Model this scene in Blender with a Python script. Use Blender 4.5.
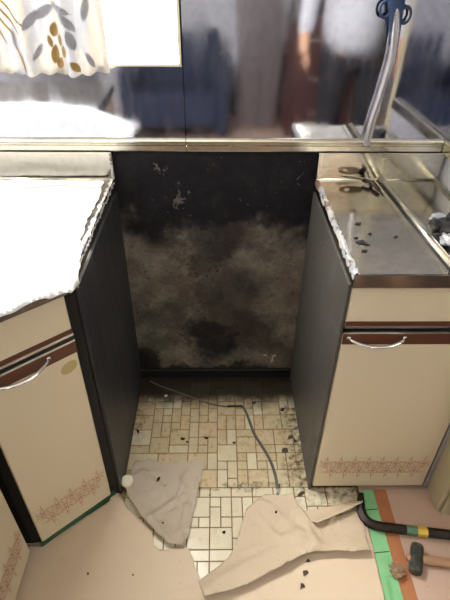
import bpy, bmesh, math, random
from math import radians, sin, cos, pi, exp, hypot
from mathutils import Vector, Matrix, noise

random.seed(7)
scene = bpy.context.scene
for o in list(bpy.data.objects):
    bpy.data.objects.remove(o, do_unlink=True)
C = scene.collection

# ------------------------------------------------------------------ camera
CAM_H, PITCH, YAW, ROLL, FPX = 1.3433, 0.6416, 0.0185, -0.0102, 481.66
c_fwd = Vector((sin(YAW) * cos(PITCH), cos(YAW) * cos(PITCH), -sin(PITCH)))
c_r0 = Vector((cos(YAW), -sin(YAW), 0))
c_d0 = c_fwd.cross(c_r0)
c_right = cos(ROLL) * c_r0 + sin(ROLL) * c_d0
c_down = -sin(ROLL) * c_r0 + cos(ROLL) * c_d0
cam_d = bpy.data.cameras.new('camera')
cam = bpy.data.objects.new('camera', cam_d)
C.objects.link(cam)
m = Matrix.Identity(4)
for i in range(3):
    m[i][0], m[i][1], m[i][2] = c_right[i], -c_down[i], -c_fwd[i]
m[2][3] = CAM_H
cam.matrix_world = m
cam_d.sensor_fit = 'VERTICAL'
cam_d.sensor_height = 24.0
cam_d.lens = 24.0 * FPX / 600.0
cam_d.clip_start = 0.02
scene.camera = cam

def ray(px, py):
    return c_right * ((px - 225) / FPX) + c_down * ((py - 300) / FPX) + c_fwd

def on_floor(px, py, z=0.0):
    d = ray(px, py)
    t = (z - CAM_H) / d.z
    return Vector((d.x * t, d.y * t, z))

def on_wall(px, py, y):
    d = ray(px, py)
    t = y / d.y
    return Vector((d.x * t, y, CAM_H + d.z * t))

# ------------------------------------------------------------------ light and exposure
vs = scene.view_settings
vs.view_transform = 'Standard'
vs.look = 'None'
vs.gamma = 1.0
vs.use_curve_mapping = False
vs.exposure = 0.0
scene.cycles.use_denoising = True
scene.cycles.max_bounces = 8
scene.cycles.sample_clamp_indirect = 6.0
scene.cycles.caustics_reflective = False

world = bpy.data.worlds.new('sky')
scene.world = world
world.use_nodes = True
bg = world.node_tree.nodes['Background']
bg.inputs[0].default_value = (0.93, 0.96, 1.0, 1)
bg.inputs[1].default_value = 2.5

def area(name, loc, target, sx, sy, power, color):
    ld = bpy.data.lights.new(name, 'AREA')
    ld.shape = 'RECTANGLE'
    ld.size, ld.size_y = sx, sy
    ld.energy = power
    ld.color = color
    o = bpy.data.objects.new(name, ld)
    C.objects.link(o)
    o.location = loc
    o.rotation_euler = (Vector(target) - Vector(loc)).to_track_quat('-Z', 'Y').to_euler()
    return o

sd_ = bpy.data.lights.new('sun', 'SUN')
sd_.energy = 9.0
sd_.angle = radians(0.6)
sd_.color = (1.0, 0.96, 0.88)
sun = bpy.data.objects.new('sun', sd_)
C.objects.link(sun)
sun.location = (0.5, 3.0, 3.0)
sun.rotation_euler = Vector((-0.36, -0.93, -0.90)).to_track_quat('-Z', 'Y').to_euler()

# daylight area lights outside the windows; the side one is added, unseen fill
area('daylight_sink_window', (-0.55, 1.62, 1.62), (-0.50, 0.9, 0.95), 1.0, 0.95, 310, (1.0, 0.97, 0.92))
area('daylight_rear_window', (0.95, -2.55, 1.55), (0.3, 0.6, 0.5), 1.5, 1.2, 56, (1.0, 0.93, 0.82))
area('added_side_fill', (2.2, -0.7, 1.6), (0.2, 0.6, 0.3), 1.2, 1.1, 20, (1.0, 0.93, 0.84))

# ------------------------------------------------------------------ node helpers
class NT:
    def __init__(self, name):
        self.m = bpy.data.materials.new(name)
        self.m.use_nodes = True
        self.t = self.m.node_tree
        self.b = self.t.nodes['Principled BSDF']
    def n(self, kind, **kw):
        nd = self.t.nodes.new(kind)
        for k, v in kw.items():
            setattr(nd, k, v)
        return nd
    def link(self, a, b):
        self.t.links.new(a, b)
    def put(self, sock, v):
        if v is None:
            return
        if hasattr(v, 'is_output'):
            self.link(v, sock)
        elif isinstance(v, (int, float)):
            try:
                sock.default_value = v
            except TypeError:
                sock.default_value = (v, v, v)
        else:
            v = tuple(v)
            if len(sock.default_value) == 4 and len(v) == 3:
                v = v + (1.0,)
            sock.default_value = v
    def math(self, op, a, b=None, clamp=False):
        nd = self.n('ShaderNodeMath', operation=op, use_clamp=clamp)
        self.put(nd.inputs[0], a)
        if b is not None:
            self.put(nd.inputs[1], b)
        return nd.outputs[0]
    def vmath(self, op, a, b=None, scale=None):
        nd = self.n('ShaderNodeVectorMath', operation=op)
        self.put(nd.inputs[0], a)
        if b is not None:
            self.put(nd.inputs[1], b)
        if scale is not None:
            nd.inputs['Scale'].default_value = scale
        return nd.outputs['Value'] if op in ('LENGTH', 'DISTANCE', 'DOT_PRODUCT') else nd.outputs[0]
    def pos(self):
        return self.n('ShaderNodeNewGeometry').outputs['Position']
    def obj(self):
        return self.n('ShaderNodeTexCoord').outputs['Object']
    def rand(self):
        return self.n('ShaderNodeObjectInfo').outputs['Random']
    def noise(self, vec, scale, detail=4, rough=0.55, color=False, dist=0.0):
        nd = self.n('ShaderNodeTexNoise')
        self.put(nd.inputs['Vector'], vec)
        nd.inputs['Scale'].default_value = scale
        nd.inputs['Detail'].default_value = detail
        nd.inputs['Roughness'].default_value = rough
        nd.inputs['Distortion'].default_value = dist
        return nd.outputs['Color'] if color else nd.outputs[0]
    def vor(self, vec, scale):
        nd = self.n('ShaderNodeTexVoronoi')
        self.put(nd.inputs['Vector'], vec)
        nd.inputs['Scale'].default_value = scale
        return nd.outputs['Distance']
    def step(self, v, a, b, smooth=True):
        nd = self.n('ShaderNodeMapRange')
        if smooth:
            nd.interpolation_type = 'SMOOTHSTEP'
        self.put(nd.inputs[0], v)
        lo, hi, t0, t1 = (a, b, 0.0, 1.0) if a <= b else (b, a, 1.0, 0.0)
        nd.inputs[1].default_value = lo
        nd.inputs[2].default_value = hi
        nd.inputs[3].default_value = t0
        nd.inputs[4].default_value = t1
        return nd.outputs[0]
    def mix(self, f, a, b, blend='MIX'):
        nd = self.n('ShaderNodeMixRGB', blend_type=blend)
        self.put(nd.inputs[0], f)
        self.put(nd.inputs[1], a)
        self.put(nd.inputs[2], b)
        return nd.outputs[0]
    def xyz(self, v):
        nd = self.n('ShaderNodeSeparateXYZ')
        self.put(nd.inputs[0], v)
        return nd.outputs
    def blob(self, vec, c, r, soft0=1.0, soft1=0.35):
        d = self.vmath('SUBTRACT', vec, c)
        d = self.vmath('MULTIPLY', d, tuple(1.0 / q if q else 0.0 for q in r))
        return self.step(self.vmath('LENGTH', d), soft0, soft1)
    def bump(self, h, strength=0.3, dist=0.01, normal=None):
        nd = self.n('ShaderNodeBump')
        nd.inputs['Strength'].default_value = strength
        nd.inputs['Distance'].default_value = dist
        self.put(nd.inputs['Height'], h)
        if normal is not None:
            self.link(normal, nd.inputs['Normal'])
        return nd.outputs[0]
    def out(self, color=None, rough=None, metal=None, normal=None, spec=None):
        self.put(self.b.inputs['Base Color'], color)
        self.put(self.b.inputs['Roughness'], rough)
        self.put(self.b.inputs['Metallic'], metal)
        self.put(self.b.inputs['Specular IOR Level'], spec)
        if normal is not None:
            self.link(normal, self.b.inputs['Normal'])
        return self.m

def s2l(r, g, b):
    f = lambda c: ((c / 255 + 0.055) / 1.055) ** 2.4 if c / 255 > 0.04045 else c / 255 / 12.92
    return (f(r), f(g), f(b))

def simple(name, col, rough=0.5, metal=0.0, var=0.15, scale=20.0, bump=0.0):
    k = NT(name)
    n = k.noise(k.obj(), scale)
    c = k.mix(n, tuple(q * (1 - var) for q in col), tuple(min(1, q * (1 + var)) for q in col))
    nm = k.bump(k.noise(k.obj(), scale * 3), bump, 0.003) if bump else None
    return k.out(c, rough, metal, nm)

M = {}
BACK = 1.3136          # face of the back wall
FRONT = 0.824          # face of the cabinet fronts along the back wall

# --- stainless sheet
def steel(name, wav=0.010, rough=0.10, tint=(0.62, 0.62, 0.66), stretch=(1.0, 1.0, 0.45), wscale=5.0, dirt=0.25):
    k = NT(name)
    p = k.pos()
    q = k.vmath('MULTIPLY', p, stretch)
    big = k.noise(q, wscale, 1.5, 0.4)
    smear = k.noise(k.vmath('MULTIPLY', p, (1, 1, 0.25)), 16, 5, 0.6)
    r = k.math('ADD', k.math('MULTIPLY', k.step(smear, 0.35, 0.75), dirt), rough)
    fine = k.noise(p, 60, 4, 0.6)
    col = k.mix(k.step(fine, 0.35, 0.8), tint, tuple(t * 0.86 for t in tint))
    return k.out(col, r, 1.0, k.bump(big, 1.0, wav))
M['steel'] = steel('stainless_wall_sheet', 0.006, 0.045, (0.60, 0.60, 0.66), (1.0, 1.0, 0.5), 3.2, 0.10)
M['steel_top'] = steel('stainless_worktop', 0.0010, 0.11, (0.72, 0.69, 0.60), (1, 1, 1), 5.0, 0.10)
M['steel_trim'] = steel('stainless_trim', 0.001, 0.16, (0.80, 0.76, 0.64), (1, 1, 1), 9.0, 0.12)
M['chrome'] = simple('chrome', (0.85, 0.85, 0.86), 0.12, 1.0, 0.03)
M['silver'] = simple('silver_edging', (0.78, 0.77, 0.75), 0.28, 1.0, 0.05)

# --- sooty wall behind the missing stove
def W(px, py):
    return on_wall(px, py, BACK)
def WR(px, py, rx, ry):
    a, b = W(px - rx, py), W(px + rx, py)
    c, d = W(px, py - ry), W(px, py + ry)
    return ((b.x - a.x) / 2, 0.0, (c.z - d.z) / 2)
k = NT('soot_stained_wall')
p = k.pos()
dist = k.vmath('SUBTRACT', k.noise(p, 9, 5, 0.65, True), (0.5, 0.5, 0.5))
pd = k.vmath('ADD', p, k.vmath('SCALE', dist, scale=0.24))
dist2 = k.vmath('SUBTRACT', k.noise(p, 45, 4, 0.7, True), (0.5, 0.5, 0.5))
pd2 = k.vmath('ADD', pd, k.vmath('SCALE', dist2, scale=0.075))
zz = k.xyz(pd2)[2]
soot = k.step(k.math('ADD', zz, k.math('MULTIPLY', k.math('SUBTRACT', k.noise(p, 4.5, 2), 0.5), 0.45)), 0.54, 0.68)
def addblob(acc, px, py, rx, ry, amt, v=pd2):
    return k.math('MAXIMUM', acc, k.math('MULTIPLY', k.blob(v, W(px, py), WR(px, py, rx, ry), 1.0, 0.38), amt))
for a in [(165, 205, 34, 40, 1.0), (150, 188, 40, 30, 1.0), (225, 200, 42, 45, 0.95), (200, 235, 34, 40, 0.70),
          (290, 205, 34, 30, 0.95), (262, 215, 30, 26, 0.85),
          (212, 338, 38, 36, 0.92), (248, 330, 34, 34, 0.72), (226, 300, 46, 56, 0.66), (205, 262, 34, 26, 0.62), (218, 236, 46, 34, 0.78), (195, 215, 60, 26, 0.92), (150, 250, 16, 30, 0.12),
          (170, 322, 30, 22, 0.45), (146, 358, 22, 22, 0.92), (215, 372, 95, 9, 0.8), (262, 292, 22, 24, 0.25)]:
    soot = addblob(soot, *a)
speck = k.step(k.noise(p, 70, 3, 0.6), 0.60, 0.68)
spot = k.math('MULTIPLY', k.step(k.vor(p, 60), 0.36, 0.22), k.blob(pd, W(208, 266), WR(208, 266, 50, 34), 1.0, 0.2))
soot = k.math('MAXIMUM', soot, k.math('MULTIPLY', speck, 0.6))
soot = k.math('MULTIPLY', soot, k.math('ADD', k.math('MULTIPLY', k.step(k.noise(p, 28, 5, 0.7), 0.3, 0.6), 0.05), 0.95))
soot = k.math('MAXIMUM', soot, k.math('MULTIPLY', spot, 0.9))
fl_mask = k.math('MAXIMUM', k.blob(pd2, W(166, 173), WR(166, 173, 5.5, 4.5), 1.0, 0.6), k.blob(pd2, W(185, 198), WR(185, 198, 3.5, 6), 1.0, 0.6))
fl_mask = k.math('MAXIMUM', fl_mask, k.blob(pd2, W(180, 206), WR(180, 206, 3, 4), 1.0, 0.6))
fl_mask = k.math('MAXIMUM', fl_mask, k.blob(pd2, W(300, 178), WR(300, 178, 2.5, 2.5), 1.0, 0.6))
fleck = k.math('MULTIPLY', k.step(k.noise(p, 95, 2, 0.5), 0.69, 0.73), k.step(k.noise(p, 11, 2), 0.45, 0.6))
fl_mask = k.math('MAXIMUM', fl_mask, k.math('MULTIPLY', fleck, 0.6))
base = k.mix(k.step(k.noise(p, 12, 7, 0.60), 0.26, 0.74), s2l(92, 86, 78), s2l(150, 141, 129))
base = k.mix(k.math('MULTIPLY', k.step(k.noise(p, 90, 6, 0.75), 0.50, 0.66), 0.45), base, s2l(58, 53, 48))
base = k.mix(k.math('MULTIPLY', k.step(k.noise(p, 7, 3), 0.5, 0.68), 0.5), base, s2l(96, 70, 66))
base = k.mix(k.math('MULTIPLY', k.step(k.noise(pd, 6.3, 3), 0.52, 0.7), 0.4), base, s2l(74, 84, 68))
blk = k.mix(k.noise(p, 8, 4), s2l(12, 12, 18), s2l(28, 27, 33))
col = k.mix(soot, base, blk)
col = k.mix(fl_mask, col, s2l(104, 99, 96))
col = k.mix(k.math('MULTIPLY', k.blob(pd2, W(270, 355), WR(270, 355, 3, 7), 1.0, 0.6), 0.9), col, s2l(225, 210, 180))
h = k.math('ADD', k.math('MULTIPLY', k.noise(p, 40, 6, 0.65), 0.6), fl_mask)
M['soot_wall'] = k.out(col, 0.72, 0.0, k.bump(h, 0.6, 0.006), 0.25)

M['plaster'] = simple('room_plaster', s2l(184, 182, 186), 0.85, 0, 0.06, 6)
M['ceiling'] = simple('ceiling_board', s2l(225, 220, 210), 0.9, 0, 0.04, 6)
M['cream_paint'] = simple('cream_painted_wood', s2l(196, 184, 152), 0.5, 0, 0.06, 9)
M['window_cream'] = simple('cream_window_frame', s2l(236, 226, 200), 0.4, 0, 0.03, 9)

# --- charcoal cabinet sides
def charcoal(name, col, scuff):
    k = NT(name)
    p = k.pos()
    st = k.noise(k.vmath('MULTIPLY', p, (1, 1.6, 0.5)), 12, 6, 0.65)
    c = k.mix(st, tuple(q * 0.75 for q in col), tuple(q * 1.35 for q in col))
    sm = k.step(k.noise(p, 5.5, 5, 0.7, dist=1.2), 0.52, 0.70)
    c = k.mix(k.math('MULTIPLY', sm, scuff), c, s2l(112, 116, 112))
    fl = k.step(k.noise(p, 110, 2, 0.5), 0.70, 0.73)
    c = k.mix(k.math('MULTIPLY', fl, 0.5), c, s2l(190, 190, 186))
    return k.out(c, k.math('ADD', k.math('MULTIPLY', st, 0.25), 0.32), 0.0, k.bump(k.noise(p, 80, 3), 0.08, 0.002), 0.4)
M['charcoal_left'] = charcoal('charcoal_laminate', s2l(46, 46, 49), 0.12)
M['charcoal_right'] = charcoal('scuffed_charcoal_laminate', s2l(74, 71, 67), 0.40)
M['black'] = simple('matt_black', s2l(20, 19, 19), 0.6, 0, 0.2)

k = NT('cream_laminate')
p = k.obj()
c = k.mix(k.noise(p, 3.0, 4), s2l(218, 202, 172), s2l(226, 211, 184))
c = k.mix(k.math('MULTIPLY', k.step(k.noise(p, 13, 5, 0.7), 0.58, 0.75), 0.16), c, s2l(186, 164, 128))
M['cream'] = k.out(c, 0.34, 0.0, k.bump(k.noise(p, 2.5, 2), 0.05, 0.01), 0.45)
M['brown_band'] = simple('brown_band', s2l(92, 52, 36), 0.4, 0, 0.12, 30)
M['print'] = simple('floral_print', s2l(196, 144, 112), 0.5, 0, 0.2, 120)
M['print_dark'] = simple('floral_print_brown', s2l(176, 122, 92), 0.5, 0, 0.1)
M['ochre'] = simple('ochre_mark', s2l(190, 170, 118), 0.5, 0, 0.08)

# --- floor
k = NT('pink_floor_board')
p = k.pos()
c = k.mix(k.noise(p, 7, 6, 0.6), s2l(182, 152, 134), s2l(202, 174, 156))
c = k.mix(k.math('MULTIPLY', k.step(k.noise(p, 46, 4, 0.7), 0.60, 0.72), 0.35), c, s2l(150, 112, 92))
M['floor'] = k.out(c, 0.6, 0, k.bump(k.noise(p, 120, 3), 0.15, 0.002))

def floor_dirt(k, p):
    """soot spilled at the back and along the sides of the stove place"""
    ds = k.vmath('SUBTRACT', k.noise(p, 14, 5, 0.7, True), (0.5, 0.5, 0.5))
    q = k.xyz(k.vmath('ADD', p, k.vmath('SCALE', ds, scale=0.10)))
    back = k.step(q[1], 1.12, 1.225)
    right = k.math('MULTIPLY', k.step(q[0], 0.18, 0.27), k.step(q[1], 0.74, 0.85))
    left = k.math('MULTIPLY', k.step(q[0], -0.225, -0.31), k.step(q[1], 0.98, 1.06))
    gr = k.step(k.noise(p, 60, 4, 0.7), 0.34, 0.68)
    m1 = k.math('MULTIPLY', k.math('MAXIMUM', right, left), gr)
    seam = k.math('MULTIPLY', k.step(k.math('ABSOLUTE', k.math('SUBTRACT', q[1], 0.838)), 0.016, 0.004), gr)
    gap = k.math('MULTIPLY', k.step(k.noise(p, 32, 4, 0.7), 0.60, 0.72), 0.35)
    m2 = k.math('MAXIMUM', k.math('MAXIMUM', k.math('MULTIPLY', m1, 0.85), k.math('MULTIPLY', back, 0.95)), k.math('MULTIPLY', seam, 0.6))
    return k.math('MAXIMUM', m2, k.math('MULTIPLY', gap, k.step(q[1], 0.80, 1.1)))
k = NT('travertine_print_tile')
p = k.pos()
r = k.rand()
c = k.mix(k.noise(p, 26, 6, 0.65), s2l(168, 148, 114), s2l(214, 200, 166))
c = k.mix(k.math('MULTIPLY', k.step(k.noise(p, 60, 5, 0.75), 0.52, 0.66), k.math('ADD', k.math('MULTIPLY', r, 0.8), 0.15)), c, s2l(146, 116, 88))
c = k.mix(k.math('MULTIPLY', k.step(r, 0.6, 1.0), 0.4), c, s2l(206, 176, 140))
c = k.mix(k.math('MULTIPLY', k.step(r, 0.4, 0.0), 0.35), c, s2l(232, 230, 208))
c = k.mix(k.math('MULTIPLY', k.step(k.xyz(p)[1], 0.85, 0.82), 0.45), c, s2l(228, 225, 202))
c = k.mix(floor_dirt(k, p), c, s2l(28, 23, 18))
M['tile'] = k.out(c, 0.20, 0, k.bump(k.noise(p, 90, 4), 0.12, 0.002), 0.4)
k = NT('tile_grout')
p = k.pos()
c = k.mix(k.noise(p, 50, 4), s2l(112, 90, 60), s2l(146, 122, 88))
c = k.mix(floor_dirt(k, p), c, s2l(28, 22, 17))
M['grout'] = k.out(c, 0.8)

def paper(name, a, b, crease=0.25):
    k = NT(name)
    p = k.pos()
    c = k.mix(k.noise(p, 5, 4), a, b)
    c = k.mix(k.math('MULTIPLY', k.step(k.noise(p, 60, 4, 0.7), 0.62, 0.76), 0.25), c, s2l(150, 124, 98))
    h = k.math('ADD', k.noise(p, 16, 5, 0.55), k.math('MULTIPLY', k.noise(p, 150, 3), 0.12))
    return k.out(c, 0.62, 0, k.bump(h, crease, 0.012), 0.3)
M['kraft'] = paper('pale_masking_paper', s2l(206, 185, 161), s2l(218, 199, 175), 0.30)
M['kraft_grey'] = paper('dusty_masking_paper', s2l(178, 164, 146), s2l(192, 178, 160), 0.9)
M['kraft_mid'] = paper('torn_masking_paper', s2l(190, 172, 148), s2l(204, 186, 162), 0.7)
M['white_sheet'] = paper('white_plastic_sheet', s2l(232, 232, 236), s2l(246, 246, 248), 0.6)

k = NT('green_tape')
p = k.pos()
c = k.mix(k.noise(p, 14, 4), s2l(112, 176, 122), s2l(144, 204, 150))
q = k.xyz(p)
c = k.mix(k.math('MULTIPLY', k.step(k.noise(k.vmath('MULTIPLY', p, (40, 6, 1)), 1.0, 3), 0.55, 0.7), 0.5), c, s2l(70, 150, 96))
M['green_tape'] = k.out(c, 0.45)
M['green_dark'] = simple('dark_green_tape', s2l(42, 88, 62), 0.5, 0, 0.35, 30, 0.3)
M['brown_strip'] = simple('brown_tape', s2l(168, 108, 70), 0.6, 0, 0.15, 30)

k = NT('rusty_iron')
p = k.obj()
c = k.mix(k.step(k.noise(p, 40, 5, 0.7), 0.45, 0.7), s2l(34, 28, 26), s2l(66, 48, 38))
M['iron'] = k.out(c, 0.45, 0.5, k.bump(k.noise(p, 90, 4), 0.2, 0.002))
k = NT('hammer_steel')
p = k.obj()
c = k.mix(k.step(k.noise(p, 45, 5, 0.7), 0.4, 0.7), s2l(74, 78, 74), s2l(112, 114, 104))
M['hammer_steel'] = k.out(c, 0.42, 0.7, k.bump(k.noise(p, 70, 4), 0.2, 0.002))
k = NT('worn_handle_wood')
p = k.obj()
c = k.mix(k.noise(k.vmath('MULTIPLY', p, (3, 30, 30)), 2.0, 5), s2l(150, 112, 84), s2l(190, 152, 120))
M['handle_wood'] = k.out(c, 0.6, 0, k.bump(k.noise(p, 60, 4), 0.2, 0.002))
M['yellow'] = simple('yellow_sticker', s2l(222, 186, 70), 0.5, 0, 0.2, 60)
M['teal'] = simple('teal_sticker', s2l(84, 124, 98), 0.5, 0, 0.25, 60)
M['cable'] = simple('grey_cable', s2l(88, 84, 78), 0.55, 0, 0.4, 60)
M['cable_black'] = simple('black_cable_sleeve', s2l(26, 27, 32), 0.5, 0, 0.3, 60)
M['white_cap'] = simple('white_plastic_cap', s2l(236, 230, 206), 0.35, 0, 0.03)
M['brass'] = simple('dirty_brass', s2l(120, 92, 66), 0.5, 0.4, 0.3, 60)
M['flake'] = simple('charred_flake', s2l(18, 17, 18), 0.7, 0, 0.4, 60, 0.3)
M['rubble'] = simple('brown_rubble', s2l(150, 122, 98), 0.85, 0, 0.5, 70, 0.5)
M['scrap'] = simple('scorched_scrap', s2l(74, 58, 42), 0.8, 0, 0.5, 70, 0.5)
M['tarnish'] = simple('tarnished_metal', s2l(158, 142, 120), 0.45, 0.5, 0.35, 50, 0.2)
k = NT('torn_sheet_edge')
p = k.pos()
c = k.mix(k.step(k.noise(p, 26, 4, 0.6), 0.42, 0.58), s2l(196, 200, 206), s2l(226, 222, 214))
c = k.mix(k.math('MULTIPLY', k.step(k.noise(p, 22, 3), 0.52, 0.62), 0.85), c, s2l(126, 84, 50))
c = k.mix(k.math('MULTIPLY', k.step(k.noise(p, 75, 3), 0.60, 0.66), 0.9), c, s2l(30, 28, 28))
M['torn'] = k.out(c, 0.4, 0.35, k.bump(k.noise(p, 70, 4), 0.4, 0.004))
M['pipe_grey'] = simple('grey_pipe', (0.60, 0.58, 0.60), 0.25, 0.75, 0.12, 30)
M['blue'] = simple('blue_fitting', s2l(52, 74, 112), 0.4, 0, 0.2, 30)
M['mess_white'] = simple('grey_white_film', s2l(176, 178, 184), 0.3, 0.2, 0.35, 60, 0.4)

k = NT('curtain_cloth')
p = k.obj()
c = k.mix(k.noise(p, 9, 3), s2l(188, 178, 166), s2l(204, 197, 190))
c = k.mix(k.math('MULTIPLY', k.step(k.noise(k.vmath('MULTIPLY', p, (1, 1, 0.4)), 12, 4, 0.6), 0.48, 0.60), 0.75), c, s2l(158, 160, 172))
k.out(c, 0.9)
tr = k.n('ShaderNodeBsdfTranslucent')
k.link(c, tr.inputs[0])
mx = k.n('ShaderNodeMixShader')
mx.inputs[0].default_value = 0.07
k.link(k.b.outputs[0], mx.inputs[1])
k.link(tr.outputs[0], mx.inputs[2])
k.link(mx.outputs[0], k.t.nodes['Material Output'].inputs[0])
M['curtain'] = k.m
def print_cloth(name, col):
    k = NT(name)
    c = k.mix(k.noise(k.obj(), 14, 3), tuple(q * 0.85 for q in col), col)
    k.out(c, 0.9)
    tr = k.n('ShaderNodeBsdfTranslucent')
    k.link(c, tr.inputs[0])
    mx = k.n('ShaderNodeMixShader')
    mx.inputs[0].default_value = 0.07
    k.link(k.b.outputs[0], mx.inputs[1])
    k.link(tr.outputs[0], mx.inputs[2])
    k.link(mx.outputs[0], k.t.nodes['Material Output'].inputs[0])
    return k.m
M['leaf_gold'] = print_cloth('ochre_leaf_print', s2l(160, 132, 80))
M['leaf_grey'] = print_cloth('grey_leaf_print', s2l(166, 167, 176))
M['leaf_tan'] = print_cloth('tan_frond_print', s2l(164, 138, 90))

k = NT('window_glass')
gl = k.n('ShaderNodeBsdfGlossy')
gl.inputs['Roughness'].default_value = 0.05
tp = k.n('ShaderNodeBsdfTransparent')
tp.inputs[0].default_value = (0.95, 0.97, 0.96, 1)
mx = k.n('ShaderNodeMixShader')
fr = k.n('ShaderNodeFresnel')
fr.inputs[0].default_value = 1.3
k.link(fr.outputs[0], mx.inputs[0])
k.link(tp.outputs[0], mx.inputs[1])
k.link(gl.outputs[0], mx.inputs[2])
k.link(mx.outputs[0], k.t.nodes['Material Output'].inputs[0])
M['glass'] = k.m

M['red_wood'] = simple('reddish_wood', s2l(72, 44, 42), 0.4, 0, 0.25, 8)
M['dark_wood'] = simple('dark_wood', s2l(96, 86, 86), 0.45, 0, 0.2, 8)
M['navy'] = simple('navy_upholstery', s2l(40, 45, 64), 0.9, 0, 0.15, 20)
M['added_rug'] = simple('added_brown_rug', s2l(66, 52, 46), 0.95, 0, 0.2, 40)
M['dark_cloth'] = simple('dark_upholstery', s2l(36, 36, 48), 0.9, 0, 0.2, 20)
M['white_shirt'] = simple('white_shirt', s2l(178, 178, 182), 0.9, 0, 0.1, 20)
M['trousers'] = simple('black_trousers', s2l(22, 22, 28), 0.9, 0, 0.2, 20)
M['skin'] = simple('skin', s2l(196, 150, 122), 0.6, 0, 0.08, 20)
M['hair'] = simple('black_hair', s2l(24, 20, 18), 0.6, 0, 0.2, 40)
M['appliance'] = simple('dark_enamel', s2l(44, 40, 44), 0.4, 0, 0.15)

# ------------------------------------------------------------------ mesh helpers
def link(name, me, mat, parent=None, smooth=False):
    o = bpy.data.objects.new(name, me)
    C.objects.link(o)
    if mat is not None and not me.materials:
        me.materials.append(M[mat] if isinstance(mat, str) else mat)
    if parent is not None:
        o.parent = parent
    if smooth:
        for f in me.polygons:
            f.use_smooth = True
    return o

def from_bm(name, bm, mat, parent=None, smooth=False):
    bmesh.ops.recalc_face_normals(bm, faces=bm.faces)
    me = bpy.data.meshes.new(name)
    bm.to_mesh(me)
    bm.free()
    return link(name, me, mat, parent, smooth)

def from_data(name, vs_, fs_, mat, parent=None, smooth=False):
    me = bpy.data.meshes.new(name)
    me.from_pydata([tuple(v) for v in vs_], [], fs_)
    me.update()
    return link(name, me, mat, parent, smooth)

def bm_box(bm, lo, hi, bev=0.0, rot=None, seg=1):
    r = bmesh.ops.create_cube(bm, size=1.0)
    v = r['verts']
    for q in v:
        q.co = Vector([(lo[i] + hi[i]) / 2 + q.co[i] * (hi[i] - lo[i]) for i in range(3)])
    if bev > 0:
        e = list({ed for q in v for ed in q.link_edges})
        bmesh.ops.bevel(bm, geom=e, offset=bev, segments=seg, affect='EDGES', profile=0.6)
    return v

def box(name, lo, hi, mat, parent=None, bev=0.0, seg=1):
    bm = bmesh.new()
    bm_box(bm, lo, hi, bev, seg=seg)
    return from_bm(name, bm, mat, parent)

def prism(name, poly, z0, z1, mat, parent=None, bev=0.0):
    """extrude an xy footprint from z0 to z1"""
    bm = bmesh.new()
    vs_ = [bm.verts.new((x, y, z0)) for x, y in poly]
    f = bm.faces.new(vs_)
    r = bmesh.ops.extrude_face_region(bm, geom=[f])
    for v in r['geom']:
        if isinstance(v, bmesh.types.BMVert):
            v.co.z = z1
    if bev:
        bmesh.ops.bevel(bm, geom=list(bm.edges), offset=bev, segments=1, affect='EDGES')
    return from_bm(name, bm, mat, parent)

def sweep_x(name, prof, x0, x1, mat, parent=None, smooth=False):
    """(y, z) profile extruded along x"""
    n = len(prof)
    vs_ = [(x0, y, z) for y, z in prof] + [(x1, y, z) for y, z in prof]
    fs_ = [[i, (i + 1) % n, n + (i + 1) % n, n + i] for i in range(n)] + [list(range(n - 1, -1, -1)), list(range(n, 2 * n))]
    o = from_data(name, vs_, fs_, mat, parent)
    bm = bmesh.new()
    bm.from_mesh(o.data)
    bmesh.ops.recalc_face_normals(bm, faces=bm.faces)
    bm.to_mesh(o.data)
    bm.free()
    return o

def catmull(pts, n=8):
    out = []
    P = [Vector(p) for p in pts]
    for i in range(len(P) - 1):
        p0, p1, p2, p3 = P[max(i - 1, 0)], P[i], P[i + 1], P[min(i + 2, len(P) - 1)]
        for s in range(n):
            t = s / n
            out.append(0.5 * ((2 * p1) + (p2 - p0) * t + (2 * p0 - 5 * p1 + 4 * p2 - p3) * t * t + (3 * p1 - p0 - 3 * p2 + p3) * t ** 3))
    out.append(P[-1])
    return out

def bm_tube(bm, pts, rad, seg=10, sx=1.0, sz=1.0):
    """tube along points; rad a number or a list"""
    P = [Vector(p) for p in pts]
    rings = []
    for i, p in enumerate(P):
        d = (P[min(i + 1, len(P) - 1)] - P[max(i - 1, 0)]).normalized()
        ref = Vector((0, 0, 1)) if abs(d.z) < 0.95 else Vector((0, 1, 0))
        a = d.cross(ref).normalized()
        b = a.cross(d).normalized()
        r = rad[i] if isinstance(rad, (list, tuple)) else rad
        rings.append([bm.verts.new(p + a * (cos(2 * pi * j / seg + pi / seg) * r * sx) + b * (sin(2 * pi * j / seg + pi / seg) * r * sz)) for j in range(seg)])
    for i in range(len(rings) - 1):
        for j in range(seg):
            bm.faces.new((rings[i][j], rings[i][(j + 1) % seg], rings[i + 1][(j + 1) % seg], rings[i + 1][j]))
    bm.faces.new(rings[0][::-1])
    bm.faces.new(rings[-1])

def tube(name, pts, rad, mat, parent=None, seg=10, smooth=True, sx=1.0, sz=1.0):
    bm = bmesh.new()
    bm_tube(bm, pts, rad, seg, sx, sz)
    return from_bm(name, bm, mat, parent, smooth)

def empty(name, loc=(0, 0, 0), rz=0.0):
    o = bpy.data.objects.new(name, None)
    C.objects.link(o)
    o.location = loc
    o.rotation_euler = (0, 0, rz)
    o.empty_display_size = 0.05
    return o

def tag(o, label=None, cat=None, group=None, kind=None):
    if label:
        o['label'] = label
    if cat:
        o['category'] = cat
    if group:
        o['group'] = group
    if kind:
        o['kind'] = kind
    return o

def struct(o, label=None, cat=None):
    return tag(o, label, cat, None, 'structure')

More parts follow.
